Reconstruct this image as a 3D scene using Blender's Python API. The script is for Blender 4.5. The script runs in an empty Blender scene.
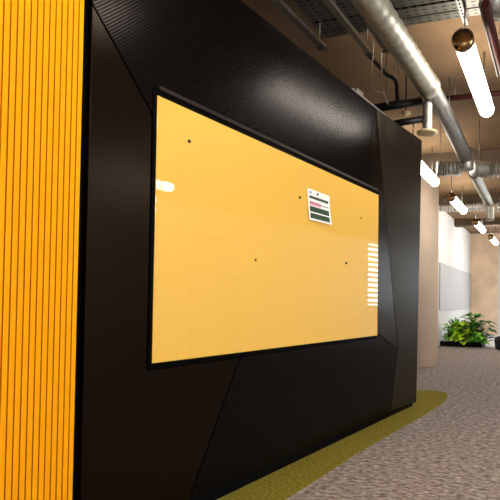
import bpy, bmesh, math, random
from mathutils import Vector, Matrix
random.seed(7)
S = bpy.context.scene
COL = S.collection

# ------------------------------------------------------------------ camera
F_PX, CX, HOR, PITCH, ROLL, CAMH = 516.0, 400.0, 303.0, math.radians(1.4), math.radians(0.5), 1.09
CY = HOR - F_PX * math.tan(PITCH)
_F = Vector((0, math.cos(PITCH), math.sin(PITCH)))
_U0 = Vector((0, -math.sin(PITCH), math.cos(PITCH)))
_R0 = Vector((1, 0, 0))
_R = _R0 * math.cos(ROLL) + _U0 * math.sin(ROLL)
_U = _U0 * math.cos(ROLL) - _R0 * math.sin(ROLL)
EYE = Vector((0, 0, CAMH))
cd = bpy.data.cameras.new('camera')
cam = bpy.data.objects.new('camera', cd)
COL.objects.link(cam)
cd.sensor_width = 36
cd.lens = F_PX / 500 * 36
cd.shift_x = (250 - CX) / 500
cd.shift_y = (CY - 250) / 500
cd.clip_start = 0.02
m = Matrix((_R, _U, -_F)).transposed().to_4x4()
m.translation = EYE
cam.matrix_world = m
S.camera = cam

# ------------------------------------------------------------------ view, world, daylight
S.view_settings.view_transform = 'Standard'
S.view_settings.look = 'None'
S.view_settings.gamma = 1
S.view_settings.use_curve_mapping = False
S.view_settings.exposure = 0.55
TUBE = 12.5          # radiance of the ceiling tubes
W = bpy.data.worlds.new('sky'); S.world = W; W.use_nodes = True
bg = W.node_tree.nodes['Background']
bg.inputs[0].default_value = (0.80, 0.90, 1.0, 1); bg.inputs[1].default_value = 1.2

# two plan directions: the room axis (rows of lamps, ducts) and the angled feature wall
AX = Vector((0.284, 0.9588, 0)); AV = Vector((0.9588, -0.284, 0))
ROOM_ANG = math.atan2(AX.y, AX.x)
WD = Vector((0.3950, 0.9187, 0)); WN = Vector((0.9187, -0.3950, 0))
P0 = Vector((-1.154, 2.43, 0)); WALL_ANG = math.atan2(WD.y, WD.x)
def UV(u, v, z=0): return AX * u + AV * v + Vector((0, 0, z))
CEIL = 3.55
WALL_V = 4.84        # opposite wall

def window_light(name, u, v, z, w, h, power, face):
    l = bpy.data.lights.new(name, 'AREA'); l.shape = 'RECTANGLE'; l.size = w; l.size_y = h
    l.energy = power; l.color = (0.86, 0.93, 1.0)
    o = bpy.data.objects.new(name, l); COL.objects.link(o)
    o.location = UV(u, v, z)
    o.rotation_euler = Vector(face).to_track_quat('-Z', 'Z').to_euler()
    return o
window_light('daylight_side', 15.4, WALL_V + 0.5, 2.0, 2.6, 2.2, 120, -AV)
window_light('daylight_side', 1.9, WALL_V + 0.5, 1.9, 6.4, 2.0, 1150, -AV)  # unseen near window light, added and widened to brighten the board
window_light('daylight_far', 18.9, -0.2, 1.8, 3.0, 2.8, 80, -AX)

# ------------------------------------------------------------------ pixel helpers (points on real planes)
def ray(px, py): return (_F * F_PX + _R * (px - CX) + _U * (CY - py)).normalized()
def at_z(px, py, z):
    d = ray(px, py); return EYE + d * ((z - CAMH) / d.z)
def at_y(px, py, y):
    d = ray(px, py); return EYE + d * (y / d.y)
def at_wall(px, py, off=0.0):
    d = ray(px, py); o = P0 + WN * off
    p = EYE + d * ((o - EYE).dot(WN) / d.dot(WN))
    return ((p - P0).dot(WD), p.z)

# ------------------------------------------------------------------ materials
def lin(c):
    return tuple(((x / 255) / 12.92 if x / 255 <= 0.04045 else ((x / 255 + 0.055) / 1.055) ** 2.4) for x in c)
def new_mat(name):
    m = bpy.data.materials.new(name); m.use_nodes = True
    nt = m.node_tree
    return m, nt, nt.nodes['Principled BSDF']
def sock(b, k, v): b.inputs[k].default_value = v
def N(nt, t, **kw):
    n = nt.nodes.new(t)
    for k, v in kw.items(): setattr(n, k, v)
    return n
def mth(nt, op, a, b=None, c=None):
    n = N(nt, 'ShaderNodeMath', operation=op)
    for i, x in enumerate((a, b, c)):
        if x is None: continue
        if isinstance(x, (int, float)): n.inputs[i].default_value = x
        else: nt.links.new(x, n.inputs[i])
    return n.outputs[0]
def plain(name, col, rough=0.5, metal=0.0, spec=0.5, vary=0.0, scale=8, bump=0.0, coat=0.0):
    m, nt, b = new_mat(name)
    c = lin(col)
    sock(b, 'Base Color', (*c, 1)); sock(b, 'Roughness', rough); sock(b, 'Metallic', metal)
    sock(b, 'Specular IOR Level', spec); sock(b, 'Coat Weight', coat); sock(b, 'Coat Roughness', 0.02)
    if vary or bump:
        tc = N(nt, 'ShaderNodeTexCoord'); no = N(nt, 'ShaderNodeTexNoise')
        no.inputs['Scale'].default_value = scale; no.inputs['Detail'].default_value = 6
        nt.links.new(tc.outputs['Object'], no.inputs['Vector'])
        if vary:
            r = N(nt, 'ShaderNodeValToRGB')
            r.color_ramp.elements[0].position = 0.3; r.color_ramp.elements[1].position = 0.7
            r.color_ramp.elements[0].color = (*[x * (1 - vary) for x in c], 1)
            r.color_ramp.elements[1].color = (*[min(1, x * (1 + vary)) for x in c], 1)
            nt.links.new(no.outputs['Fac'], r.inputs[0]); nt.links.new(r.outputs[0], b.inputs['Base Color'])
        if bump:
            bp = N(nt, 'ShaderNodeBump'); bp.inputs['Strength'].default_value = bump; bp.inputs['Distance'].default_value = 0.01
            nt.links.new(no.outputs['Fac'], bp.inputs['Height']); nt.links.new(bp.outputs[0], b.inputs['Normal'])
    return m
M = {}
M['black'] = plain('black_recess', (4, 3, 3), 0.7, spec=0.08)
M['panel'] = plain('dark_brown_powder_coat', (14, 8, 4), 0.23, spec=0.15, vary=0.12, scale=3)
M['facet'] = plain('dark_olive_brown_powder_coat', (32, 27, 19), 0.30, spec=0.22, vary=0.1, scale=3)  # olive tone paints in the greenish reflection on the end panel
for k, tint in (('panel', (1.0, 0.74, 0.56, 1)), ('facet', (1.0, 0.86, 0.62, 1))): M[k].node_tree.nodes['Principled BSDF'].inputs['Specular Tint'].default_value = tint
M['lip'] = plain('brown_lip', (46, 37, 32), 0.5, spec=0.2)  # lighter than the panel brown, painting in light caught by the lip
M['frame'] = plain('black_frame', (2, 2, 2), 0.5, spec=0.04)  # near-black strips paint in the shadow gap round the glass
M['orange'] = plain('orange_acoustic_board', (255, 166, 6), 0.7, spec=0.08, vary=0.05, scale=20)
M['groove'] = plain('brown_groove', (206, 122, 4), 0.8, spec=0.05)
M['concrete'] = plain('warm_concrete', (240, 213, 182), 0.85, spec=0.2, vary=0.12, scale=2.2, bump=0.15)
M['ceil'] = plain('brown_concrete_soffit', (126, 101, 74), 0.9, spec=0.15, vary=0.22, scale=1.6, bump=0.2)
M['beam'] = plain('brown_concrete_beam', (98, 82, 66), 0.9, spec=0.15, vary=0.2, scale=2.0, bump=0.2)
M['white'] = plain('white_wall_paint', (238, 234, 228), 0.7, spec=0.3)
M['column'] = plain('pale_warm_concrete', (236, 212, 188), 0.85, spec=0.2, vary=0.08, scale=2.2, bump=0.15)
M['white2'] = plain('matt_white_paint', (226, 222, 217), 0.7, spec=0.3)
M['greyboard'] = plain('pale_grey_board', (190, 187, 184), 0.6, spec=0.2)
M['galv'] = plain('galvanised_steel', (176, 172, 158), 0.45, metal=0.8, vary=0.18, scale=14)
M['galvdark'] = plain('dull_galvanised_steel', (150, 147, 140), 0.45, metal=0.85, vary=0.25, scale=18)
M['foil'] = plain('aluminium_foil_duct', (205, 202, 194), 0.45, metal=0.7, vary=0.2, scale=20)
M['blackpipe'] = plain('black_pipe', (16, 15, 15), 0.45, spec=0.4)
M['redpipe'] = plain('dark_red_pipe', (58, 20, 14), 0.6, spec=0.2)
M['cap'] = plain('bronze_cap', (140, 114, 80), 0.22, metal=1.0)
M['cream'] = plain('cream_plastic', (214, 196, 150), 0.5)
M['cable'] = plain('grey_cable', (165, 156, 140), 0.5)
M['blackgrey'] = plain('dark_grey_conduit', (84, 80, 74), 0.6, spec=0.2)
M['planter'] = plain('black_planter', (10, 9, 9), 0.6, spec=0.2)
M['soil'] = plain('soil', (40, 28, 18), 0.95, vary=0.4, scale=40)
M['vinyl'] = plain('pale_grey_vinyl', (205, 204, 205), 0.35)
M['poufm'] = plain('black_upholstery', (22, 22, 26), 0.8)
M['paper'] = plain('white_paper', (250, 247, 238), 0.7)
M['green_ink'] = plain('green_print', (38, 66, 34), 0.7, vary=0.35, scale=60)
M['dark_ink'] = plain('dark_green_print', (52, 66, 52), 0.7)
M['pink_ink'] = plain('pink_print', (236, 170, 176), 0.7)
M['mag_ink'] = plain('magenta_print', (176, 84, 128), 0.7)
M['blue_ink'] = plain('blue_print', (150, 160, 205), 0.7)
M['grey_ink'] = plain('grey_print', (150, 148, 150), 0.7)
M['magnet'] = plain('black_magnet', (18, 16, 14), 0.4)
M['olive_mag'] = plain('olive_magnet', (176, 128, 30), 0.5)
M['steel'] = plain('bare_steel', (150, 146, 138), 0.4, metal=1.0)
M['winframe'] = plain('pale_grey_window_frame', (206, 214, 220), 0.4)
M['blind'] = plain('white_blind', (236, 236, 232), 0.6)
for k, c in dict(leaf_lime=(190, 236, 52), leaf_mid=(130, 200, 56), leaf_deep=(76, 158, 52), leaf_dark=(48, 104, 42)).items():
    mm = plain(k, c, 0.4, vary=0.3, scale=9)
    bb = mm.node_tree.nodes['Principled BSDF']; bb.inputs['Transmission Weight'].default_value = 0.0
    M[k] = mm
M['stem'] = plain('green_stem', (70, 84, 34), 0.6)

def carpet(name, dark, mid, light, sx, sy, rough=1.0):  # streaks follow the floor's own x
    m, nt, b = new_mat(name)
    tc = N(nt, 'ShaderNodeTexCoord'); mp = N(nt, 'ShaderNodeMapping')
    mp.inputs['Scale'].default_value = (sx, sy, 1)
    no = N(nt, 'ShaderNodeTexNoise'); no.inputs['Scale'].default_value = 1; no.inputs['Detail'].default_value = 5
    no.inputs['Roughness'].default_value = 0.75
    r = N(nt, 'ShaderNodeValToRGB'); e = r.color_ramp.elements
    e[0].position = 0.33; e[1].position = 0.68
    e[0].color = (*lin(dark), 1); e[1].color = (*lin(light), 1)
    x = e.new(0.5); x.color = (*lin(mid), 1)
    nt.links.new(tc.outputs['Object'], mp.inputs[0]); nt.links.new(mp.outputs[0], no.inputs['Vector'])
    nt.links.new(no.outputs['Fac'], r.inputs[0]); nt.links.new(r.outputs[0], b.inputs['Base Color'])
    bp = N(nt, 'ShaderNodeBump'); bp.inputs['Strength'].default_value = 0.5; bp.inputs['Distance'].default_value = 0.006
    nt.links.new(no.outputs['Fac'], bp.inputs['Height']); nt.links.new(bp.outputs[0], b.inputs['Normal'])
    sock(b, 'Roughness', rough); sock(b, 'Specular IOR Level', 0.1)
    return m
M['carpet'] = carpet('grey_brown_carpet', (74, 65, 62), (156, 144, 138), (222, 209, 202), 19, 36)
M['olive'] = carpet('olive_green_carpet', (104, 92, 24), (140, 127, 44), (174, 160, 72), 50, 50)

def perforated(name, base, pitch, rad, rough):
    """staggered round holes in the sheet, in the panel's own local x / z"""
    m, nt, b = new_mat(name)
    tc = N(nt, 'ShaderNodeTexCoord'); sp = N(nt, 'ShaderNodeSeparateXYZ')
    nt.links.new(tc.outputs['Object'], sp.inputs[0])
    def cell(ox, oz):
        x = mth(nt, 'SUBTRACT', mth(nt, 'FRACT', mth(nt, 'MULTIPLY_ADD', sp.outputs['X'], 1 / pitch, ox)), 0.5)
        z = mth(nt, 'SUBTRACT', mth(nt, 'FRACT', mth(nt, 'MULTIPLY_ADD', sp.outputs['Z'], 1 / pitch, oz)), 0.5)
        d = mth(nt, 'ADD', mth(nt, 'MULTIPLY', x, x), mth(nt, 'MULTIPLY', z, z))
        return mth(nt, 'LESS_THAN', d, rad * rad)
    hole = mth(nt, 'MAXIMUM', cell(0, 0), cell(0.5, 0.5))
    sock(b, 'Base Color', (*lin(base), 1)); sock(b, 'Roughness', rough)
    d = N(nt, 'ShaderNodeBsdfDiffuse'); d.inputs[0].default_value = (0.003, 0.003, 0.003, 1)
    mx = N(nt, 'ShaderNodeMixShader')
    nt.links.new(hole, mx.inputs[0]); nt.links.new(b.outputs[0], mx.inputs[1]); nt.links.new(d.outputs[0], mx.inputs[2])
    nt.links.new(mx.outputs[0], nt.nodes['Material Output'].inputs[0])
    return m
M['perf'] = perforated('perforated_brown_sheet', (8, 5, 3), 0.0165, 0.26, 0.24)
_b = M['perf'].node_tree.nodes['Principled BSDF']; _b.inputs['Specular IOR Level'].default_value = 0.23; _b.inputs['Specular Tint'].default_value = (1.0, 0.82, 0.77, 1)

def slotted(name):
    m, nt, b = new_mat(name)
    tc = N(nt, 'ShaderNodeTexCoord'); sp = N(nt, 'ShaderNodeSeparateXYZ')
    nt.links.new(tc.outputs['Object'], sp.inputs[0])
    x = mth(nt, 'LESS_THAN', mth(nt, 'FRACT', mth(nt, 'MULTIPLY', sp.outputs['X'], 1 / 0.075)), 0.45)
    y = mth(nt, 'LESS_THAN', mth(nt, 'ABSOLUTE', mth(nt, 'SUBTRACT', mth(nt, 'FRACT', mth(nt, 'MULTIPLY', sp.outputs['Y'], 1 / 0.05)), 0.5)), 0.14)
    h = mth(nt, 'MULTIPLY', x, y)
    mix = N(nt, 'ShaderNodeMix', data_type='RGBA')
    nt.links.new(h, mix.inputs[0])
    mix.inputs[6].default_value = (*lin((104, 101, 92)), 1); mix.inputs[7].default_value = (0.01, 0.01, 0.01, 1)
    nt.links.new(mix.outputs[2], b.inputs['Base Color'])
    sock(b, 'Roughness', 0.5); sock(b, 'Metallic', 0.85)
    return m
M['tray'] = slotted('slotted_galvanised_tray')

def board_glass():
    m, nt, b = new_mat('yellow_back_painted_glass')
    tc = N(nt, 'ShaderNodeTexCoord'); sp = N(nt, 'ShaderNodeSeparateXYZ')
    nt.links.new(tc.outputs['Object'], sp.inputs[0])
    # faint ghost of an old drawn grid left on the glass
    gx = mth(nt, 'LESS_THAN', mth(nt, 'FRACT', mth(nt, 'MULTIPLY_ADD', sp.outputs['X'], 1 / 0.33, 0.35)), 0.016)
    gz = mth(nt, 'LESS_THAN', mth(nt, 'FRACT', mth(nt, 'MULTIPLY_ADD', sp.outputs['Z'], 1 / 0.21, 0.2)), 0.02)
    area = mth(nt, 'MULTIPLY', mth(nt, 'LESS_THAN', sp.outputs['Z'], 1.55), mth(nt, 'LESS_THAN', sp.outputs['X'], 1.35))
    g = mth(nt, 'MULTIPLY', mth(nt, 'MAXIMUM', gx, gz), area)
    no = N(nt, 'ShaderNodeTexNoise'); no.inputs['Scale'].default_value = 7
    nt.links.new(tc.outputs['Object'], no.inputs['Vector'])
    g = mth(nt, 'MULTIPLY', g, mth(nt, 'MULTIPLY', no.outputs['Fac'], 0.30))
    mix = N(nt, 'ShaderNodeMix', data_type='RGBA'); nt.links.new(g, mix.inputs[0])
    mix.inputs[6].default_value = (*lin((243, 190, 79)), 1); mix.inputs[7].default_value = (*lin((190, 140, 50)), 1)
    nt.links.new(mix.outputs[2], b.inputs['Base Color'])
    sock(b, 'Roughness', 0.5); sock(b, 'Specular IOR Level', 0.2)
    sock(b, 'Coat Weight', 1.0); sock(b, 'Coat Roughness', 0.015); sock(b, 'Coat IOR', 1.62)
    return m
M['glassboard'] = board_glass()

def emit(name, col, s):
    m, nt, b = new_mat(name)
    sock(b, 'Base Color', (0.9, 0.9, 0.9, 1)); sock(b, 'Roughness', 0.4)
    sock(b, 'Emission Color', (*col, 1)); sock(b, 'Emission Strength', s)
    return m
M['tube'] = emit('lit_tube_diffuser', (1.0, 0.94, 0.85), TUBE)
def pane_mat():
    m, nt, b = new_mat('clear_window_glass')
    t = N(nt, 'ShaderNodeBsdfTransparent'); g = N(nt, 'ShaderNodeBsdfGlossy'); g.inputs['Roughness'].default_value = 0.02
    mx = N(nt, 'ShaderNodeMixShader'); mx.inputs[0].default_value = 0.06
    nt.links.new(t.outputs[0], mx.inputs[1]); nt.links.new(g.outputs[0], mx.inputs[2])
    nt.links.new(mx.outputs[0], nt.nodes['Material Output'].inputs[0])
    return m
M['pane'] = pane_mat()

# ------------------------------------------------------------------ mesh helpers
def V(*a): return Vector(a)
def box(bm, a, b, mi=0):
    x0, y0, z0 = a; x1, y1, z1 = b
    vs = [bm.verts.new(p) for p in ((x0, y0, z0), (x1, y0, z0), (x1, y1, z0), (x0, y1, z0), (x0, y0, z1), (x1, y0, z1), (x1, y1, z1), (x0, y1, z1))]
    for f in ((3, 2, 1, 0), (4, 5, 6, 7), (0, 1, 5, 4), (1, 2, 6, 5), (2, 3, 7, 6), (3, 0, 4, 7)):
        bm.faces.new([vs[i] for i in f]).material_index = mi
def prism(bm, pts, y0, y1, mi=0):
    """polygon (x,z) extruded from y0(front) to y1; y0 may be a function of x,z"""
    f0 = y0 if callable(y0) else (lambda x, z: y0)
    f1 = y1 if callable(y1) else (lambda x, z: y1)
    a = [bm.verts.new((x, f0(x, z), z)) for x, z in pts]
    b = [bm.verts.new((x, f1(x, z), z)) for x, z in pts]
    fr = bm.faces.new(a); fr.material_index = mi
    bm.faces.new(list(reversed(b))).material_index = mi
    n = len(pts)
    for i in range(n):
        bm.faces.new((a[i], b[i], b[(i + 1) % n], a[(i + 1) % n])).material_index = mi
    return fr
def smooth_path(pts, n=6):
    pts = [Vector(p) for p in pts]
    if len(pts) < 3: return pts
    out = []
    for i in range(len(pts) - 1):
        p0 = pts[max(i - 1, 0)]; p1 = pts[i]; p2 = pts[i + 1]; p3 = pts[min(i + 2, len(pts) - 1)]
        for k in range(n):
            t = k / n
            out.append(0.5 * ((2 * p1) + (p2 - p0) * t + (2 * p0 - 5 * p1 + 4 * p2 - p3) * t * t + (3 * p1 - p0 - 3 * p2 + p3) * t ** 3))
    out.append(pts[-1]); return out
def resample(pts, step):
    out = [pts[0].copy()]
    for a, b in zip(pts, pts[1:]):
        L = (b - a).length; n = max(1, round(L / step))
        for k in range(1, n + 1): out.append(a.lerp(b, k / n))
    return out
def tube(bm, pts, r, seg=12, cap=True, mi=0, smooth=True):
    pts = [Vector(p) for p in pts]
    rf = r if callable(r) else (lambda i: r)
    t0 = (pts[1] - pts[0]).normalized()
    up = Vector((0, 0, 1)) if abs(t0.z) < 0.9 else Vector((1, 0, 0))
    nrm = t0.cross(up).normalized()
    rings = []
    for i, p in enumerate(pts):
        if i == 0: t = t0
        elif i == len(pts) - 1: t = (pts[i] - pts[i - 1]).normalized()
        else: t = ((pts[i + 1] - pts[i]).normalized() + (pts[i] - pts[i - 1]).normalized()).normalized()
        nrm = (nrm - t * nrm.dot(t)).normalized(); bn = t.cross(nrm)
        rr = rf(i)
        rings.append([bm.verts.new(p + (nrm * math.cos(2 * math.pi * k / seg) + bn * math.sin(2 * math.pi * k / seg)) * rr) for k in range(seg)])
    for a, b in zip(rings, rings[1:]):
        for k in range(seg):
            f = bm.faces.new((a[k], a[(k + 1) % seg], b[(k + 1) % seg], b[k])); f.smooth = smooth; f.material_index = mi
    if cap:
        bm.faces.new(list(reversed(rings[0]))).material_index = mi
        bm.faces.new(rings[-1]).material_index = mi
def BM(): return bmesh.new()
def obj(name, bm, mats, parent=None, bevel=0.0, seg=2):
    bmesh.ops.recalc_face_normals(bm, faces=bm.faces[:])
    me = bpy.data.meshes.new(name); bm.to_mesh(me); bm.free()
    for x in (mats if isinstance(mats, (list, tuple)) else [mats]): me.materials.append(M[x] if isinstance(x, str) else x)
    o = bpy.data.objects.new(name, me); COL.objects.link(o)
    if parent: o.parent = parent
    if bevel:
        b = o.modifiers.new('bevel', 'BEVEL'); b.width = bevel; b.segments = seg; b.limit_method = 'ANGLE'; b.angle_limit = 0.6
    return o
def tag(o, label, cat, group=None):
    o['label'] = label; o['category'] = cat
    if group: o['group'] = group
    return o
def thing(name, label, cat, loc=(0, 0, 0), rz=0, group=None):
    o = bpy.data.objects.new(name, None); COL.objects.link(o); o.empty_display_size = 0.1
    o.location = loc; o.rotation_euler = (0, 0, rz)
    return tag(o, label, cat, group)
def struct(o): o['kind'] = 'structure'; return o
def off_poly(pts, d):
    n = len(pts); A = sum(pts[i][0] * pts[(i + 1) % n][1] - pts[(i + 1) % n][0] * pts[i][1] for i in range(n))
    s = 1 if A > 0 else -1
    out = []
    for i in range(n):
        p, c, q = (Vector(pts[i - 1]), Vector(pts[i]), Vector(pts[(i + 1) % n]))
        e1 = (c - p).normalized(); e2 = (q - c).normalized()
        n1 = Vector((-e1.y, e1.x)) * s; n2 = Vector((-e2.y, e2.x)) * s
        k = n1 + n2; k = k / max(0.25, k.dot(n1))
        out.append(tuple(c + k * d))
    return out

# ------------------------------------------------------------------ setting: floor, ceiling, walls
def room_obj(name, bm, mats, **k):
    o = obj(name, bm, mats, **k); o.rotation_euler = (0, 0, ROOM_ANG - math.pi / 2); return o   # local x = AV (right), local y = AX (depth)
U0, U1 = -4.0, 18.05
bm = BM(); box(bm, (-6, U0, -0.1), (WALL_V, U1, 0)); struct(room_obj('floor', bm, 'carpet'))
bm = BM(); box(bm, (-6, U0, CEIL), (WALL_V, U1, CEIL + 0.2)); struct(room_obj('ceiling', bm, 'ceil'))
for u, z in ((8.23, 3.33), (11.58, 3.36), (14.9, 3.36)):
    bm = BM(); box(bm, (-6, u, z), (WALL_V, u + 0.32, CEIL)); struct(room_obj('ceiling_beam', bm, 'beam', bevel=0.01))
bm = BM(); box(bm, (-6.15, U0, 0), (-6, U1, CEIL)); struct(room_obj('wall_left_outer', bm, 'white'))
bm = BM(); box(bm, (-6, U0 - 0.15, 0), (WALL_V, U0, CEIL)); struct(room_obj('wall_back', bm, 'white'))
# opposite wall with window openings
WINS = [(-1.4, 5.2, 0.95, 2.9), (13.8, 16.6, 0.95, 3.0)]  # first opening is unseen, added to let fill light onto the board
bm = BM(); T = 0.18
cur = U0
for a, b_, z0, z1 in WINS:
    box(bm, (WALL_V, cur, 0), (WALL_V + T, a, 3.02))
    box(bm, (WALL_V, a, 0), (WALL_V + T, b_, z0)); box(bm, (WALL_V, a, z1), (WALL_V + T, b_, 3.02))
    cur = b_
box(bm, (WALL_V, cur, 0), (WALL_V + T, U1, 3.02))
struct(room_obj('wall_right', bm, 'white'))
bm = BM(); box(bm, (WALL_V - 0.02, U0, 3.02), (WALL_V + T, U1, CEIL)); struct(room_obj('trim_1', bm, 'beam'))
wn = 1
for a, b_, z0, z1 in WINS:
    wn += 1
    bm = BM(); fw = 0.06
    x0, x1 = WALL_V + 0.06, WALL_V + 0.12
    box(bm, (x0, a, z0), (x1, b_, z0 + fw)); box(bm, (x0, a, z1 - fw), (x1, b_, z1))
    nb = 3
    for i in range(nb + 1):
        c = a + (b_ - a - fw) * i / nb; box(bm, (x0, c, z0 + fw), (x1, c + fw, z1 - fw))
    w = struct(room_obj('window_%d' % wn, bm, 'winframe'))
    bm = BM(); box(bm, (WALL_V + 0.085, a + 0.02, z0 + 0.02), (WALL_V + 0.092, b_ - 0.02, z1 - 0.02)); obj('pane', bm, 'pane', w)
    bm = BM()
    z = z0 + 0.1
    while z < z1 - 0.05:
        box(bm, (WALL_V + 0.005, a + 0.03, z), (WALL_V + 0.05, b_ - 0.03, z + 0.075)); z += 0.16
    obj('blind', bm, 'blind', w)
# far concrete wall, and the window that starts at the right edge of the photograph
def room_v(p): return Vector(p).dot(AV)
FARV = room_v(at_y(496.3, 300, 17.3))
bm = BM(); box(bm, (-6, U1, 0), (FARV, U1 + 0.2, CEIL))
box(bm, (FARV, U1, 3.1), (WALL_V, U1 + 0.2, CEIL))
struct(room_obj('wall_far', bm, 'concrete'))
bm = BM(); fw = 0.07
box(bm, (FARV, U1 + 0.03, 0), (WALL_V, U1 + 0.1, fw)); box(bm, (FARV, U1 + 0.03, 3.03), (WALL_V, U1 + 0.1, 3.1))
for i in range(5):
    c = FARV + (WALL_V - FARV - fw) * i / 4; box(bm, (c, U1 + 0.03, fw), (c + fw, U1 + 0.1, 3.03))
w1 = struct(room_obj('window_1', bm, 'winframe'))
bm = BM(); box(bm, (FARV + 0.02, U1 + 0.06, 0.02), (WALL_V - 0.02, U1 + 0.067, 3.08)); obj('pane', bm, 'pane', w1)
# white wall along the corridor with a pale grey board let into it
WV = -2.77
bm = BM(); box(bm, (WV - 0.2, 10.6, 0), (WV, U1, CEIL)); struct(room_obj('wall_middle', bm, 'white2'))
bm = BM(); box(bm, (WV - 0.0, 12.85, 0.92), (WV + 0.03, 18.0, 2.13))
tag(room_obj('grey_wall_board', bm, 'greyboard', bevel=0.006), 'flat pale grey board on the bright white wall above the plants', 'board')
bm = BM(); box(bm, (WV, 13.05, 0.0), (WALL_V, U1, 0.004)); struct(room_obj('floor_far', bm, 'vinyl'))

# ------------------------------------------------------------------ angled feature wall
def wobj(name, bm, mats, parent=None, **k):
    o = obj(name, bm, mats, parent, **k)
    if not parent: o.location = P0; o.rotation_euler = (0, 0, WALL_ANG)
    return o
TOP = 2.835
S_END = at_wall(419, 250)[0]
S_OR = at_wall(77.3, 260)[0]; S_PL = at_wall(87, 200)[0]
bm = BM(); box(bm, (-2.6, 0.03, 0), (S_END - 0.076, 0.65, TOP - 0.01)); struct(wobj('wall_left', bm, 'black'))
# orange grooved panel
bm = BM(); pitch = 0.0228; gw = 0.0052; gd = 0.001
s = S_OR; prof = [(S_OR, 0.028), (S_OR, -0.004)]; mats_ = [0, 0]
while s > -1.75:
    a, b_ = s - (pitch - gw), s - pitch
    prof += [(a, -0.004), (a, gd), (b_, gd), (b_, -0.004)]; mats_ += [0, 1, 1, 1]
    s -= pitch
prof += [(s, 0.028)]
lo = [bm.verts.new((x, y, 0.01)) for x, y in prof]; hi = [bm.verts.new((x, y, TOP)) for x, y in prof]
for i in range(len(prof) - 1):
    f = bm.faces.new((lo[i], lo[i + 1], hi[i + 1], hi[i]))
    g = abs(prof[i][1] - gd) < 1e-6 or abs(prof[i + 1][1] - gd) < 1e-6
    f.material_index = 1 if g else 0
f = bm.faces.new((lo[0], hi[0], hi[-1], lo[-1]))
tag(wobj('acoustic_panel', bm, ['orange', 'groove']), 'tall bright orange panel with narrow vertical grooves beside the dark wall', 'acoustic panel')
# metal panels
W_ = at_wall
gBL, gTL, gTR, gBR = W_(151.8, 362.3), W_(156.3, 95.5), W_(378.3, 195), W_(376.5, 336)
bs0 = (gBL[0] + gTL[0]) / 2; bs1 = (gTR[0] + gBR[0]) / 2; bz0 = (gBL[1] + gBR[1]) / 2; bz1 = (gTL[1] + gTR[1]) / 2
fr_l, fr_t, fr_b, fr_r = 0.020, 0.030, 0.026, 0.006
o0, o1, oz0, oz1 = bs0 - fr_l, bs1 + fr_r, bz0 - fr_b, bz1 + fr_t
q1 = (S_PL, W_(88.5, 0)[1]); q2 = (o0, W_(153, 114)[1])
qa = W_(376.5, 107); qa = (qa[0], TOP); qb = (W_(369, 187)[0], oz1)
qc = (o1, W_(378, 333)[1]); qd = W_(398, 350); qe = (W_(391.5, 412)[0], 0.055)
qf = (W_(240.5, 359)[0], oz0); qg = (W_(190, 497)[0], W_(190, 497)[1])
dz = qf[1] - qg[1]; t = (qf[1] - 0.09) / dz; qg = (qf[0] + (qg[0] - qf[0]) * t, 0.09)
S_R = S_END - 0.085
def metal(pts, y0, label, perf=None, lift=0.0, mat='panel'):
    p = off_poly(pts, 0.004)
    bm = BM()
    f = prism(bm, p, y0, (lambda x, z: 0.029))
    mats = [mat]
    if perf:
        r = bmesh.ops.inset_individual(bm, faces=[f], thickness=perf, depth=0.0)
        f.material_index = 1; mats.append('perf')
    o = wobj('metal_panel', bm, mats, bevel=0.003)
    return tag(o, label, 'wall panel', 'dark metal panels of the angled wall')
metal([(S_PL, 0.06), (qg[0], 0.06), qg, qf, (o0, oz0), q2, q1], 0.0, 'smooth dark brown metal panel between the orange panel and the yellow board')
metal([q1, q2, (o0, oz1), qb, qa, (S_PL, TOP)], 0.0, 'dark brown perforated metal panel above the yellow board with a soft light streak', perf=0.034)
metal([qb, (o1, oz1), qc, qd, qa], 0.0, 'narrow smooth metal panel directly right of the yellow board, bluish sheen')
metal([qg, qe, qd, qc, (o1, oz0), qf], 0.0, 'black brown finely perforated metal panel below the yellow board', perf=0.034)
ex, ez = qa[0] - qd[0], qa[1] - qd[1]; L_ = math.hypot(ex, ez)
def facet(x, z):  return -0.06 * ((x - qd[0]) * (ez / L_) - (z - qd[1]) * (ex / L_))
metal([qe, (S_R, 0.04), (S_R, TOP), qa, qd], facet, 'folded olive brown metal panel closing the far right end of the dark wall', mat='facet')
bm = BM(); box(bm, (S_END - 0.075, 0.035, 0.04), (S_END - 0.05, 0.65, TOP)); struct(wobj('trim_2', bm, 'facet', bevel=0.003))

# glass board
gb = thing('glass_board', 'large glossy yellow glass writing board framed in black on the dark wall', 'board', P0, WALL_ANG)
bm = BM()
for a, b_ in (((o0, -0.002, oz0), (bs0, 0.029, oz1)), ((bs1, -0.002, oz0), (o1, 0.029, oz1)), ((bs0, -0.002, oz0), (bs1, 0.029, bz0)), ((bs0, -0.002, bz1), (bs1, 0.029, oz1))): box(bm, a, b_)
obj('frame', bm, 'frame', gb)
bm = BM(); box(bm, (bs0, -0.006, bz0), (bs1, 0.029, bz1)); obj('glass_sheet', bm, 'glassboard', gb, bevel=0.002)
bm = BM()   # folded metal lip over the top edge of the board
pr = [(0.0, oz1 + .024), (-.010, oz1 + .002), (-.010, oz1), (0.0, oz1)]
a_ = [bm.verts.new((o0 + .03, y - .0005, z)) for y, z in pr]; b2 = [bm.verts.new((o1 - .02, y - .0005, z)) for y, z in pr]
for i in range(4): bm.faces.new((a_[i], a_[(i + 1) % 4], b2[(i + 1) % 4], b2[i]))
bm.faces.new(a_); bm.faces.new(list(reversed(b2)))
lp = obj('top_lip', bm, 'lip', gb); lp['label'] = 'dull brown folded metal lip'
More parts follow.
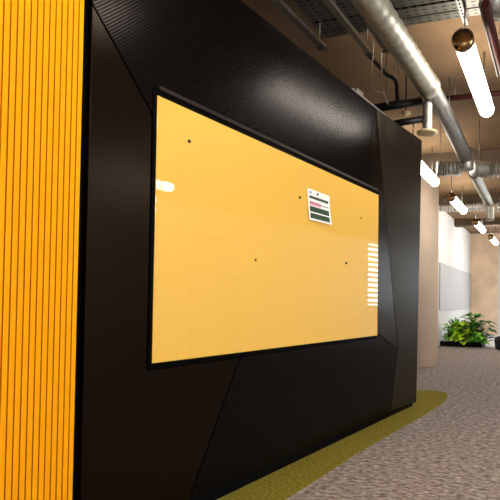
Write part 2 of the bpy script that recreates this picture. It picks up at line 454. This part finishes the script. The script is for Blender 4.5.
def magnet(px, py, r, mat, label):
    s, z = W_(px, py, 0.006)
    bm = BM(); tube(bm, [(0, 0, 0), (0, -0.006, 0), (0, -0.008, 0)], lambda i: r * (1, 1, 0.8)[i], 14)
    o = obj('magnet', bm, mat); o.location = P0 + WD * s + WN * 0.0062 + V(0, 0, z); o.rotation_euler = (0, 0, WALL_ANG)
    tag(o, label, 'magnet', 'small round magnets on the yellow board')
magnet(188.8, 141.3, 0.008, 'magnet', 'small black magnet near the upper left corner of the yellow board')
magnet(299.5, 197.5, 0.009, 'magnet', 'small black magnet just left of the posted sheet')
magnet(346, 263.2, 0.010, 'magnet', 'small black magnet at the lower right of the yellow board')
magnet(255.3, 260, 0.008, 'olive_mag', 'small olive magnet low on the middle of the yellow board')
magnet(361, 218, 0.009, 'olive_mag', 'small olive magnet near the upper right corner of the yellow board')
# posted sheet
pTL, pTR, pBL, pBR = W_(307.8, 187.8, .008), W_(329.6, 196, .008), W_(308.4, 219.4, .008), W_(329.6, 225, .008)
def sheet():
    bm = BM()
    us = [0, 0.06, 0.10, 0.17, 0.36, 0.44, 0.56, 0.93, 1.0]
    vs = [0, 0.07, 0.14, 0.21, 0.30, 0.38, 0.42, 0.455, 0.52, 0.545, 0.72, 0.765, 0.94, 1.0]
    def bandmat(u, v):
        if u < 0.06 or u > 0.93: return 0
        if 0.07 < v < 0.14 and u < 0.17 and u > 0.06: return 5
        if 0.21 < v < 0.30: return 2
        if 0.38 < v < 0.42 and u < 0.56: return 3
        if 0.42 < v < 0.455: return 4 if u < 0.56 else 6
        if 0.455 < v < 0.52 and u < 0.56: return 3
        if 0.545 < v < 0.72 or 0.765 < v < 0.94: return 1
        return 0
    def pos(u, v, k):
        t = (pTL[0] + (pTR[0] - pTL[0]) * u, pTL[1] + (pTR[1] - pTL[1]) * u)
        b = (pBL[0] + (pBR[0] - pBL[0]) * u, pBL[1] + (pBR[1] - pBL[1]) * u)
        x = t[0] + (b[0] - t[0]) * v; z = t[1] + (b[1] - t[1]) * v
        return (x, -0.0066 - 0.022 * v * v * (0.4 + 0.6 * u) - k, z)
    g = [[[bm.verts.new(pos(u, v, k)) for u in us] for v in vs] for k in (0.0004, 0.0)]
    nu, nv = len(us), len(vs)
    for j in range(nv - 1):
        for i in range(nu - 1):
            f = bm.faces.new((g[0][j][i], g[0][j][i + 1], g[0][j + 1][i + 1], g[0][j + 1][i]))
            f.material_index = bandmat((us[i] + us[i + 1]) / 2, (vs[j] + vs[j + 1]) / 2)
            bm.faces.new((g[1][j][i], g[1][j + 1][i], g[1][j + 1][i + 1], g[1][j][i + 1]))
    ring = [(0, i) for i in range(nu)] + [(j, nu - 1) for j in range(1, nv)] + [(nv - 1, i) for i in range(nu - 2, -1, -1)] + [(j, 0) for j in range(nv - 2, 0, -1)]
    for (a, b_), (c, d) in zip(ring, ring[1:] + ring[:1]):
        bm.faces.new((g[0][a][b_], g[1][a][b_], g[1][c][d], g[0][c][d]))
    return bm
tag(wobj('notice_sheet', sheet(), ['paper', 'green_ink', 'dark_ink', 'pink_ink', 'mag_ink', 'blue_ink', 'grey_ink']), 'white printed sheet with green and pink bands pinned to the yellow board', 'paper')
s_, z_ = W_(317.8, 194.3, 0.012)
bm = BM(); tube(bm, [(0, 0.0015, 0), (0, -0.005, 0), (0, -0.007, 0)], lambda i: 0.008 * (1, 1, 0.8)[i], 14)
o = obj('magnet', bm, 'magnet'); o.location = P0 + WD * s_ + WN * 0.0088 + V(0, 0, z_); o.rotation_euler = (0, 0, WALL_ANG)
tag(o, 'small dark magnet holding the top of the posted sheet', 'magnet', 'small round magnets on the yellow board')

# olive carpet strip with its rounded end
def F(px, py):
    p = at_z(px, py, 0); return (p.x, p.y)
edge = [F(270, 509), F(306, 487), F(360, 452), F(430, 412), F(442, 404), F(447.5, 398), F(447.5, 393.5), F(440, 391.3), F(425, 390.5), F(414, 391)]
def wp(s, n): p = P0 + WD * s + WN * n; return (p.x, p.y)
d0 = Vector(edge[0]) - Vector(edge[1]); d0 = d0.normalized()
start = Vector(edge[0]) + d0 * 2.2
edge = [tuple(start)] + edge
sb = (Vector((start.x, start.y, 0)) - P0).dot(WD)
poly = edge + [wp(S_END + 0.02, -0.3), wp(S_END + 0.0, -0.02), wp(sb, -0.02)]
bm = BM()
vs = [bm.verts.new((x, y, 0.005)) for x, y in poly]; vb = [bm.verts.new((x, y, 0.0005)) for x, y in poly]
bm.faces.new(vs); bm.faces.new(list(reversed(vb)))
for i in range(len(vs)): bm.faces.new((vs[i], vb[i], vb[(i + 1) % len(vs)], vs[(i + 1) % len(vs)]))
tag(obj('carpet_strip', bm, 'olive'), 'olive green carpet strip with a rounded end along the foot of the dark wall', 'carpet strip')

# concrete column
cp = at_y(420.5, 300, 9.1)
bm = BM(); tube(bm, [(0, 0, 0), (0, 0, CEIL)], 0.31, 48)
o = obj('concrete_column', bm, 'column'); o.location = (cp.x, cp.y, 0)
tag(o, 'thick round pale concrete column just past the end of the dark wall', 'column')

# ------------------------------------------------------------------ ceiling lamps
def lamp_part_meshes():
    r, L = 0.075, 1.5
    d = BM(); tube(d, [(0, -L / 2 + .04, 0), (0, L / 2 - .05, 0), (0, L / 2 - .02, 0), (0, L / 2, 0)], lambda i: (r, r, r * .9, r * .55)[i], 28)
    c = BM(); tube(c, [(0, -L / 2 + .045, 0), (0, -L / 2 - .005, 0), (0, -L / 2 - .018, 0), (0, -L / 2 - .022, 0)], lambda i: (r + .008, r + .008, r * .85, r * .3)[i], 28)
    h, k = [], []
    for y in (-L / 2 + 0.09, L / 2 - 0.25):
        b_ = BM(); tube(b_, [(0, y, r - .002), (0, y, CEIL - 3.0)], 0.008, 8); h.append(b_)
        b_ = BM(); tube(b_, [(0, y - .012, 0), (0, y + .012, 0)], r + 0.004, 28); k.append(b_)
    return d, c, h, k
lroot = None
def lamp(u, v, label, z=3.0):
    global lroot
    g = 'tubular ceiling lamps'
    if lroot is None:
        lroot = thing('tube_lamp', label, 'ceiling lamp', UV(u, v, z), ROOM_ANG - math.pi / 2, g)
        d, c, h, k = lamp_part_meshes()
        obj('diffuser', d, 'tube', lroot); obj('end_cap', c, 'cap', lroot); 
        for x in h: obj('hanger_rod', x, 'steel', lroot)
        for x in k: obj('clamp', x, 'steel', lroot)
        return
    r = lroot.copy(); COL.objects.link(r); r.location = UV(u, v, z); r['label'] = label
    for ch in list(lroot.children):
        c = ch.copy(); COL.objects.link(c); c.parent = r
lamp(4.51, -0.645, 'largest lit tube lamp with a bronze end cap at the upper right', 3.055)
lamp(7.4, -1.83, 'lit tube lamp half hidden by the end of the dark wall', 3.05)
lamp(10.15, -1.82, 'lit tube lamp just right of the round concrete column', 3.065)
lamp(12.95, -1.77, 'small lit tube lamp over the far end of the white wall', 3.03)
lamp(15.6, -1.71, 'farthest and smallest lit tube lamp near the far wall')
for k, (u, v) in enumerate(((1.75, -0.62), (-1.0, -0.62), (5.3, 3.68), (2.5, 3.68), (-.3, 3.68), (9.6, .53), (12.4, .53), (15.2, .53), (1.2, 1.5), (-1.7, 1.5))):  # unseen lamps, most of them added to brighten board, orange panel and column
    lamp(u, v, 'lit tube lamp outside the picture, hung over the rest of the room')

# ------------------------------------------------------------------ ducts
def rods(parent, pts, top=CEIL, r=0.005):
    for p in pts:
        bm = BM(); tube(bm, [p, (p[0], p[1], top)], r, 6); obj('hanger_rod', bm, 'steel', parent)
def ribbed(path, r, step=0.034, amp=0.02):
    pts = resample(smooth_path(path, 8), step)
    bm = BM(); tube(bm, pts, lambda i: r + (amp if i % 2 else -amp), 24, smooth=False); return bm
DZ = CAMH + 2.0
a = at_z(370.5, 0, DZ); b_ = at_z(405, 53, DZ); c = at_z(430, 88, DZ)
back = a + (a - c).normalized() * 2.6
dk = thing('spiral_duct', 'large shiny spiral duct running along the ceiling above the dark wall', 'duct')
pts = resample([back, a, c], 0.04)
bm = BM(); tube(bm, pts, lambda i: 0.098 + (0.006 if i % 3 == 0 else 0), 32); obj('duct_tube', bm, 'galv', dk)
bm = BM(); t = (c - a).normalized()
tube(bm, [c - t * .12, c - t * .11, c - t * .02, c - t * .01], lambda i: (.098, .108, .108, .098)[i], 32); obj('joint_collar', bm, 'galv', dk)
c2 = at_z(449, 122, DZ - .03); e = at_z(466, 158, DZ - .08)
bm = BM(); tube(bm, resample(smooth_path([c - t * .05, c, c2, e], 8), 0.05), lambda i: 0.088 + (0.002 if i % 2 else 0), 32); obj('duct_tube', bm, 'galvdark', dk)
bm = BM(); tube(bm, [e + V(0, 0, .12), e + V(0, 0, -.15), e + V(0, 0, -.16)], lambda i: (.1, .1, .09)[i], 28); obj('end_box', bm, 'galv', dk)
rods(dk, [a + V(0, 0, .09), b_ + V(0, 0, .09), c2 + V(0, 0, .09)])
# branch with diffuser
sp = at_z(427.5, 96, DZ - .02)
br = thing('branch_duct', 'short vertical branch duct ending in a round cream air diffuser', 'duct', (sp.x, sp.y, 0))
bm = BM(); tube(bm, resample([V(0, 0, DZ - .07), V(0, 0, DZ - .36)], .012), lambda i: .044 + (.006 if i % 2 else 0), 20); obj('flexible_sleeve', bm, 'galvdark', br)
bm = BM(); zz = DZ - .36
tube(bm, [V(0, 0, zz + .01), V(0, 0, zz - .005), V(0, 0, zz - .02), V(0, 0, zz - .024)], lambda i: (.06, .1, .1, .06)[i], 28); obj('diffuser', bm, 'cream', br)
# transverse flexible ducts
def flex(label, pxs, z, r, ends=True):
    path = [at_z(x, y, z) for x, y in pxs]
    t = thing('flexible_duct', label, 'duct', (0, 0, 0), 0, 'silver flexible ducts under the far beams')
    obj('duct_hose', ribbed(path, r), 'foil', t)
    rods(t, [path[0].lerp(path[1], .4) + V(0, 0, r - .01)])
flex('silver ribbed duct crossing from behind the dark wall to the spiral duct end', [(436.5, 169), (446, 169), (461, 168)], 2.89, .09)
flex('silver ribbed duct leaving the spiral duct end toward the right edge', [(473, 168), (488, 170), (504, 169), (530, 166)], 2.90, .09)
flex('farther silver ribbed duct above the second lamp, below the second beam', [(436, 208), (458, 208), (484, 206.5)], 3.2, .075)
dk2 = thing('spiral_duct', 'thin grey duct sloping down to the right beyond the crossing ribbed duct', 'duct')
p1 = at_z(474, 173, 2.88); p2 = at_z(487.5, 200, 2.86)
bm = BM(); tube(bm, resample([p1, p2], .05), lambda i: .075 + (.002 if i % 2 else 0), 24); obj('duct_tube', bm, 'galv', dk2)
bm = BM(); p3 = p2 + (p2 - p1).normalized() * .15
tube(bm, smooth_path([p2, p3 + V(0, 0, -.02), p3 + V(0.03, 0.02, -.12), p3 + V(.03, .02, -.32)], 5), .075, 24); obj('elbow', bm, 'galv', dk2)
rods(dk2, [p1.lerp(p2, .5) + V(0, 0, .07)])
flex('farther silver ribbed duct running off the right edge past the elbow', [(497, 207), (504, 207), (540, 205)], 3.2, .075)

# ------------------------------------------------------------------ cable trays, rails, pipes, cables
def tray(px, py, z, w, label, v0=-1.9, v1=3.0, deep=.05):
    p = at_z(px, py, z); u = p.dot(AX)
    t = thing('cable_tray', label, 'cable tray', UV(u, 0, z), ROOM_ANG - math.pi / 2, 'slotted cable trays across the ceiling')
    bm = BM(); box(bm, (v0, -w, 0), (v1, 0, .003)); box(bm, (v0, -w, 0.003), (v1, -w + .003, deep)); box(bm, (v0, -.003, .003), (v1, 0, deep)); obj('tray_channel', bm, 'tray', t)
    rods(t, [(v, -w / 2, .002) for v in (v0 + .3, 0.2, v1 - .4)], CEIL - z)
tray(420, 23.7, 3.38, .10, 'narrow slotted metal cable tray nearest the big lamp')
tray(420, 15.5, 3.38, .12, 'slotted metal cable tray just behind the nearest tray, second of three')
tray(420, 4.5, 3.38, .30, 'wide slotted metal cable tray at the very top edge of the picture')
def pipe(name, label, cat, pts, r, mat, seg=12, sm=False, rod=None, group=None):
    t = thing(name, label, cat, group=group)
    bm = BM(); tube(bm, smooth_path(pts, 6) if sm else pts, r, seg); obj('pipe' if 'pipe' in name else 'run', bm, mat, t)
    if rod:
        rods(t, [Vector(p) for p in rod])
    return t
z = 3.34; p1, p2 = at_z(444, 99, z), at_z(500, 93, z)
d = (p2 - p1); pipe('sprinkler_pipe', 'dark red pipe crossing the ceiling behind the big lamp', 'pipe', [p1 - d * .35, p2 + d * .8], .03, 'redpipe', rod=[p1.lerp(p2, .2), p1.lerp(p2, 1.3)])
z = 3.16; p1, p2 = at_z(487, 10, z), at_z(500, 62, z); d = p2 - p1
pipe('sprinkler_pipe', 'dark red pipe running away along the ceiling at the upper right edge', 'pipe', [p1 - d * .1, p2 + d * 1.4], .032, 'redpipe', rod=[p1.lerp(p2, .1), p2])
p1, p2 = at_z(481.5, 10, z), at_z(494, 60, z); d = p2 - p1
pipe('conduit', 'thin silver conduit beside the dark red pipe at the upper right', 'conduit', [p1 - d * .1, p2 + d * .4], .012, 'blackgrey', rod=[p1, p2])
# slotted strut drop near the big lamp
p = at_z(466, 25, 3.31)
st = thing('slotted_strut', 'slotted metal strut ending just above the bronze cap of the big lamp', 'strut', p, ROOM_ANG)
bm = BM(); box(bm, (-1.0, -.02, 0), (0, .02, .03)); obj('strut_channel', bm, 'galvdark', st, bevel=.003)
for k in range(14):
    bm = BM(); box(bm, (-.045 - k * .045, -.007, -.0014), (-.02 - k * .045, .007, -.0001)); obj('slot', bm, 'black', st)
rods(st, [(-.1, 0, .03), (-.8, 0, .03)], CEIL - 3.31)

# rails on the left above the wall
def rail(label, pa, pb, z, w, mat, h=.03):
    a, b_ = at_z(*pa, z), at_z(*pb, z); d = (b_ - a).normalized()
    t = thing('channel_rail', label, 'rail', a, math.atan2(d.y, d.x), 'metal rails above the dark wall'); L = (b_ - a).length
    bm = BM(); box(bm, (-1.2, -w / 2, 0), (L, w / 2, .004)); box(bm, (-1.2, -w / 2, .004), (L, -w / 2 + .004, h)); box(bm, (-1.2, w / 2 - .004, .004), (L, w / 2, h)); obj('rail_channel', bm, mat, t)
    rods(t, [(x, 0, .002) for x in (-.9, L * .15, L - .06)], CEIL - z, .006)
    bm = BM(); box(bm, (L - .03, -w / 2 - .01, -.012), (L + .004, w / 2 + .01, -.0005)); obj('end_bracket', bm, 'steel', t)
rail('leftmost dull metal rail just above the top edge of the dark wall', (273, 0), (323, 49), 3.18, .06, 'galvdark')
rail('middle bright metal rail between the wall top and the spiral duct', (327, 2), (370, 55), 3.14, .045, 'galv')
rail('right metal rail close along the underside of the spiral duct', (352, 0), (386, 51), 3.17, .04, 'galvdark')
# black pipework and cables beyond the top of the wall
Yp = 5.0
A_ = lambda x, y, Y=Yp: at_y(x, y, Y)
t = thing('black_pipe', 'bent black pipe dropping from the ceiling behind the dark wall top', 'pipe')
bm = BM(); tube(bm, smooth_path([A_(368, 54.5), A_(377, 64), A_(386, 74), A_(393, 78), A_(396.5, 84), A_(397, 94), A_(398, 104)], 6), .020, 12); obj('pipe', bm, 'blackpipe', t)
rods(t, [A_(368, 56)])
p1, p2 = A_(386, 106.5), A_(422, 101); d = p2 - p1
pipe('black_pipe', 'horizontal black pipe under the spiral duct behind the dark wall', 'pipe', [p1 - d * .3, p2], .04, 'blackpipe', rod=[p1, p2 - d * .05])
p1, p2 = A_(398, 123, 5.25), A_(423, 119, 5.25); d = p2 - p1
pipe('black_pipe', 'lower black pipe beside the cream air diffuser', 'pipe', [p1 - d * .2, p2], .034, 'blackpipe', rod=[p1, p1.lerp(p2, .85)])
p = A_(406, 113, 5.15)
vf = thing('pipe_valve', 'pale brass pipe valve between two black pipes', 'valve', p)
bm = BM(); tube(bm, [(-.05, 0, 0), (-.03, 0, 0), (-.02, 0, 0), (.02, 0, 0), (.03, 0, 0), (.05, 0, 0)], lambda i: (.018, .018, .032, .032, .018, .018)[i], 16); obj('valve_body', bm, 'cream', vf)
bm = BM(); tube(bm, [(0, 0, .02), (0, 0, CEIL - p.z)], .008, 8); obj('valve_stem', bm, 'blackpipe', vf)
bm = BM(); tube(bm, smooth_path([A_(373, 56, 4.8), A_(371.5, 72, 4.8), A_(370, 86, 4.8), A_(375, 91, 4.8), A_(383, 93.5, 4.8), A_(388, 104, 4.8)], 8), .006, 8)
tube(bm, smooth_path([A_(381.5, 60, 4.8), A_(382, 75, 4.8), A_(383.5, 92, 4.8), A_(386, 99, 4.8)], 6), .006, 8)
tube(bm, [A_(373, 56, 4.8), (A_(373, 56, 4.8).x, A_(373, 56, 4.8).y, CEIL)], .006, 8); tube(bm, [A_(381.5, 60, 4.8), (A_(381.5, 60, 4.8).x, A_(381.5, 60, 4.8).y, CEIL)], .006, 8)
tag(obj('hanging_cable', bm, 'cable'), 'loose grey cable loop hanging above the dark wall', 'cable')
sa, sb2 = W_(358, 90)[0], W_(392, 118)[0]
bm = BM(); box(bm, (sa, .05, TOP + .001), (sb2, .15, TOP + .06))
ct = wobj('cable_trunking', bm, 'galvdark', bevel=.006)
tag(ct, 'dull grey cable trunking lying on the top edge of the dark wall', 'trunking')
bm = BM(); box(bm, (sa + .1, .06, TOP + .0605), (sa + .22, .14, TOP + .10)); obj('junction_box', bm, 'galvdark', ct, bevel=.005)

# dark flexible duct at the very corner
q = [at_z(488, -14, 3.3), at_z(492, 3, 3.3), at_z(502, 11, 3.3), at_z(520, 10, 3.3)]
tt = thing('flexible_duct', 'dark ribbed hose curving across the top right corner', 'duct'); obj('duct_hose', ribbed(q, .06), 'galvdark', tt)
rods(tt, [q[1] + V(0, 0, .05)])

# ------------------------------------------------------------------ planter and plants
pl0 = at_z(440, 345.8, 0.004); pl1 = at_z(482, 347.6, 0.004)
pang = math.atan2((pl1 - pl0).y, (pl1 - pl0).x); pw = (pl1 - pl0).length
pt = thing('planter', 'long black planter trough against the white wall', 'planter', (pl0.x, pl0.y, 0.004), pang)
ph, pd = .12, .34
bm = BM(); th = .015
box(bm, (0, 0, 0), (pw, th, ph)); box(bm, (0, pd - th, 0), (pw, pd, ph)); box(bm, (0, th, 0), (th, pd - th, ph)); box(bm, (pw - th, th, 0), (pw, pd - th, ph)); box(bm, (th, th, 0), (pw - th, pd - th, .02))
obj('trough', bm, 'planter', pt)
bm = BM(); box(bm, (th, th, .02), (pw - th, pd - th, ph - .04)); obj('soil', bm, 'soil', pt)
pdx = Vector((math.cos(pang), math.sin(pang), 0)); pdy = Vector((-math.sin(pang), math.cos(pang), 0))
def leaf(bm, base, dirv, L, w, droop, mi=0):
    dirv = dirv.normalized(); side = dirv.cross(V(0, 0, 1))
    side = side.normalized() if side.length > 1e-3 else V(1, 0, 0)
    side = (side + V(0, 0, random.uniform(-.4, .4))).normalized()
    L *= 1.15; w *= 1.35
    prev = None
    n = 7
    for k in range(n + 1):
        t = k / n
        c = base + dirv * (L * t) + V(0, 0, -droop * L * t * t)
        ww = w * math.sin(math.pi * min(.985, .06 + .94 * t)) ** .75
        nn = side.cross(dirv).normalized()
        row = [bm.verts.new(c - side * ww * .5 + nn * ww * .12), bm.verts.new(c), bm.verts.new(c + side * ww * .5 + nn * ww * .12)]
        if prev:
            for a in (0, 1):
                f = bm.faces.new((prev[a], prev[a + 1], row[a + 1], row[a])); f.smooth = True; f.material_index = mi
        prev = row
def plant(name, label, cat, x, y, mat, nleaf, H, L, w, spread, droop, upright=.3, lean=0):
    base = V(pl0.x, pl0.y, 0.004) + pdx * x + pdy * y + V(0, 0, ph - .045)
    t = thing(name, label, cat, base, 0)
    lb, sb_ = BM(), BM()
    for i in range(nleaf):
        az = 2.4 * i + random.uniform(-.4, .4)
        h = H * (0.08 + .92 * ((i + .5) / nleaf)) * random.uniform(.85, 1.1)
        rad = spread * random.uniform(.3, 1) * (1.1 - .5 * i / nleaf)
        tip = V(math.cos(az) * rad + lean * h, math.sin(az) * rad * .75, h)
        tube(sb_, smooth_path([V(0, 0, 0), V(tip.x * .35, tip.y * .35, h * .6), tip], 3), .006, 5)
        leaf(lb, tip, V(math.cos(az), math.sin(az), upright + random.uniform(-.2, .3)), L * random.uniform(.75, 1.15), w * random.uniform(.8, 1.15), droop)
    obj('foliage', lb, mat, t); obj('stems', sb_, 'stem', t)
plant('foliage_plant', 'low mid green leafy plant at the left end of the trough', 'plant', .21, .13, 'leaf_mid', 44, .44, .15, .11, .09, .5)
plant('foliage_plant', 'upright narrow leaved green plant second from the left in the trough', 'plant', .38, .22, 'leaf_deep', 34, .46, .34, .06, .10, .2, upright=1.6)
plant('foliage_plant', 'bright lime green broad leaved plant in the middle of the trough', 'plant', .58, .09, 'leaf_lime', 64, .54, .22, .15, .20, .5)
plant('foliage_plant', 'tallest deep green broad leaved plant right of the lime one', 'plant', .80, .2, 'leaf_deep', 50, .72, .27, .15, .19, .4, upright=.5)
plant('foliage_plant', 'dark green plant arching over the right end of the trough', 'plant', .96, .2, 'leaf_dark', 36, .58, .27, .10, .24, .5, lean=.25)
plant('foliage_plant', 'fresh green leafy plant low at the front right of the trough', 'plant', min(1.0, pw - .07), .09, 'leaf_mid', 26, .32, .18, .10, .13, .5)
pp = V(pl0.x, pl0.y, 0.004) + pdx * .12 - pdy * -.03 + V(0, 0, ph - .08)
bm = BM(); box(bm, (-.05, 0, 0), (.05, .004, .16)); o = obj('plant_tag', bm, 'paper'); o.location = pp; o.rotation_euler = (0, 0, pang)
tag(o, 'small white card stuck in the left end of the planter', 'card')

# black pouf cut by the right edge
pb = at_z(495.8, 350, 0)
pc = pb + Vector((.30, .12, 0))
po = thing('pouf', 'black rounded pouf on the floor at the right edge', 'pouf', (pc.x, pc.y, 0.0))
bm = BM(); tube(bm, [(0, 0, .02), (0, 0, .03), (0, 0, .22), (0, 0, .28), (0, 0, .31), (0, 0, .32)], lambda i: (.27, .29, .31, .29, .24, .15)[i], 40); obj('cushion', bm, 'poufm', po)
bm = BM(); tube(bm, [(0, 0, 0), (0, 0, .025)], .25, 32); obj('base', bm, 'black', po)
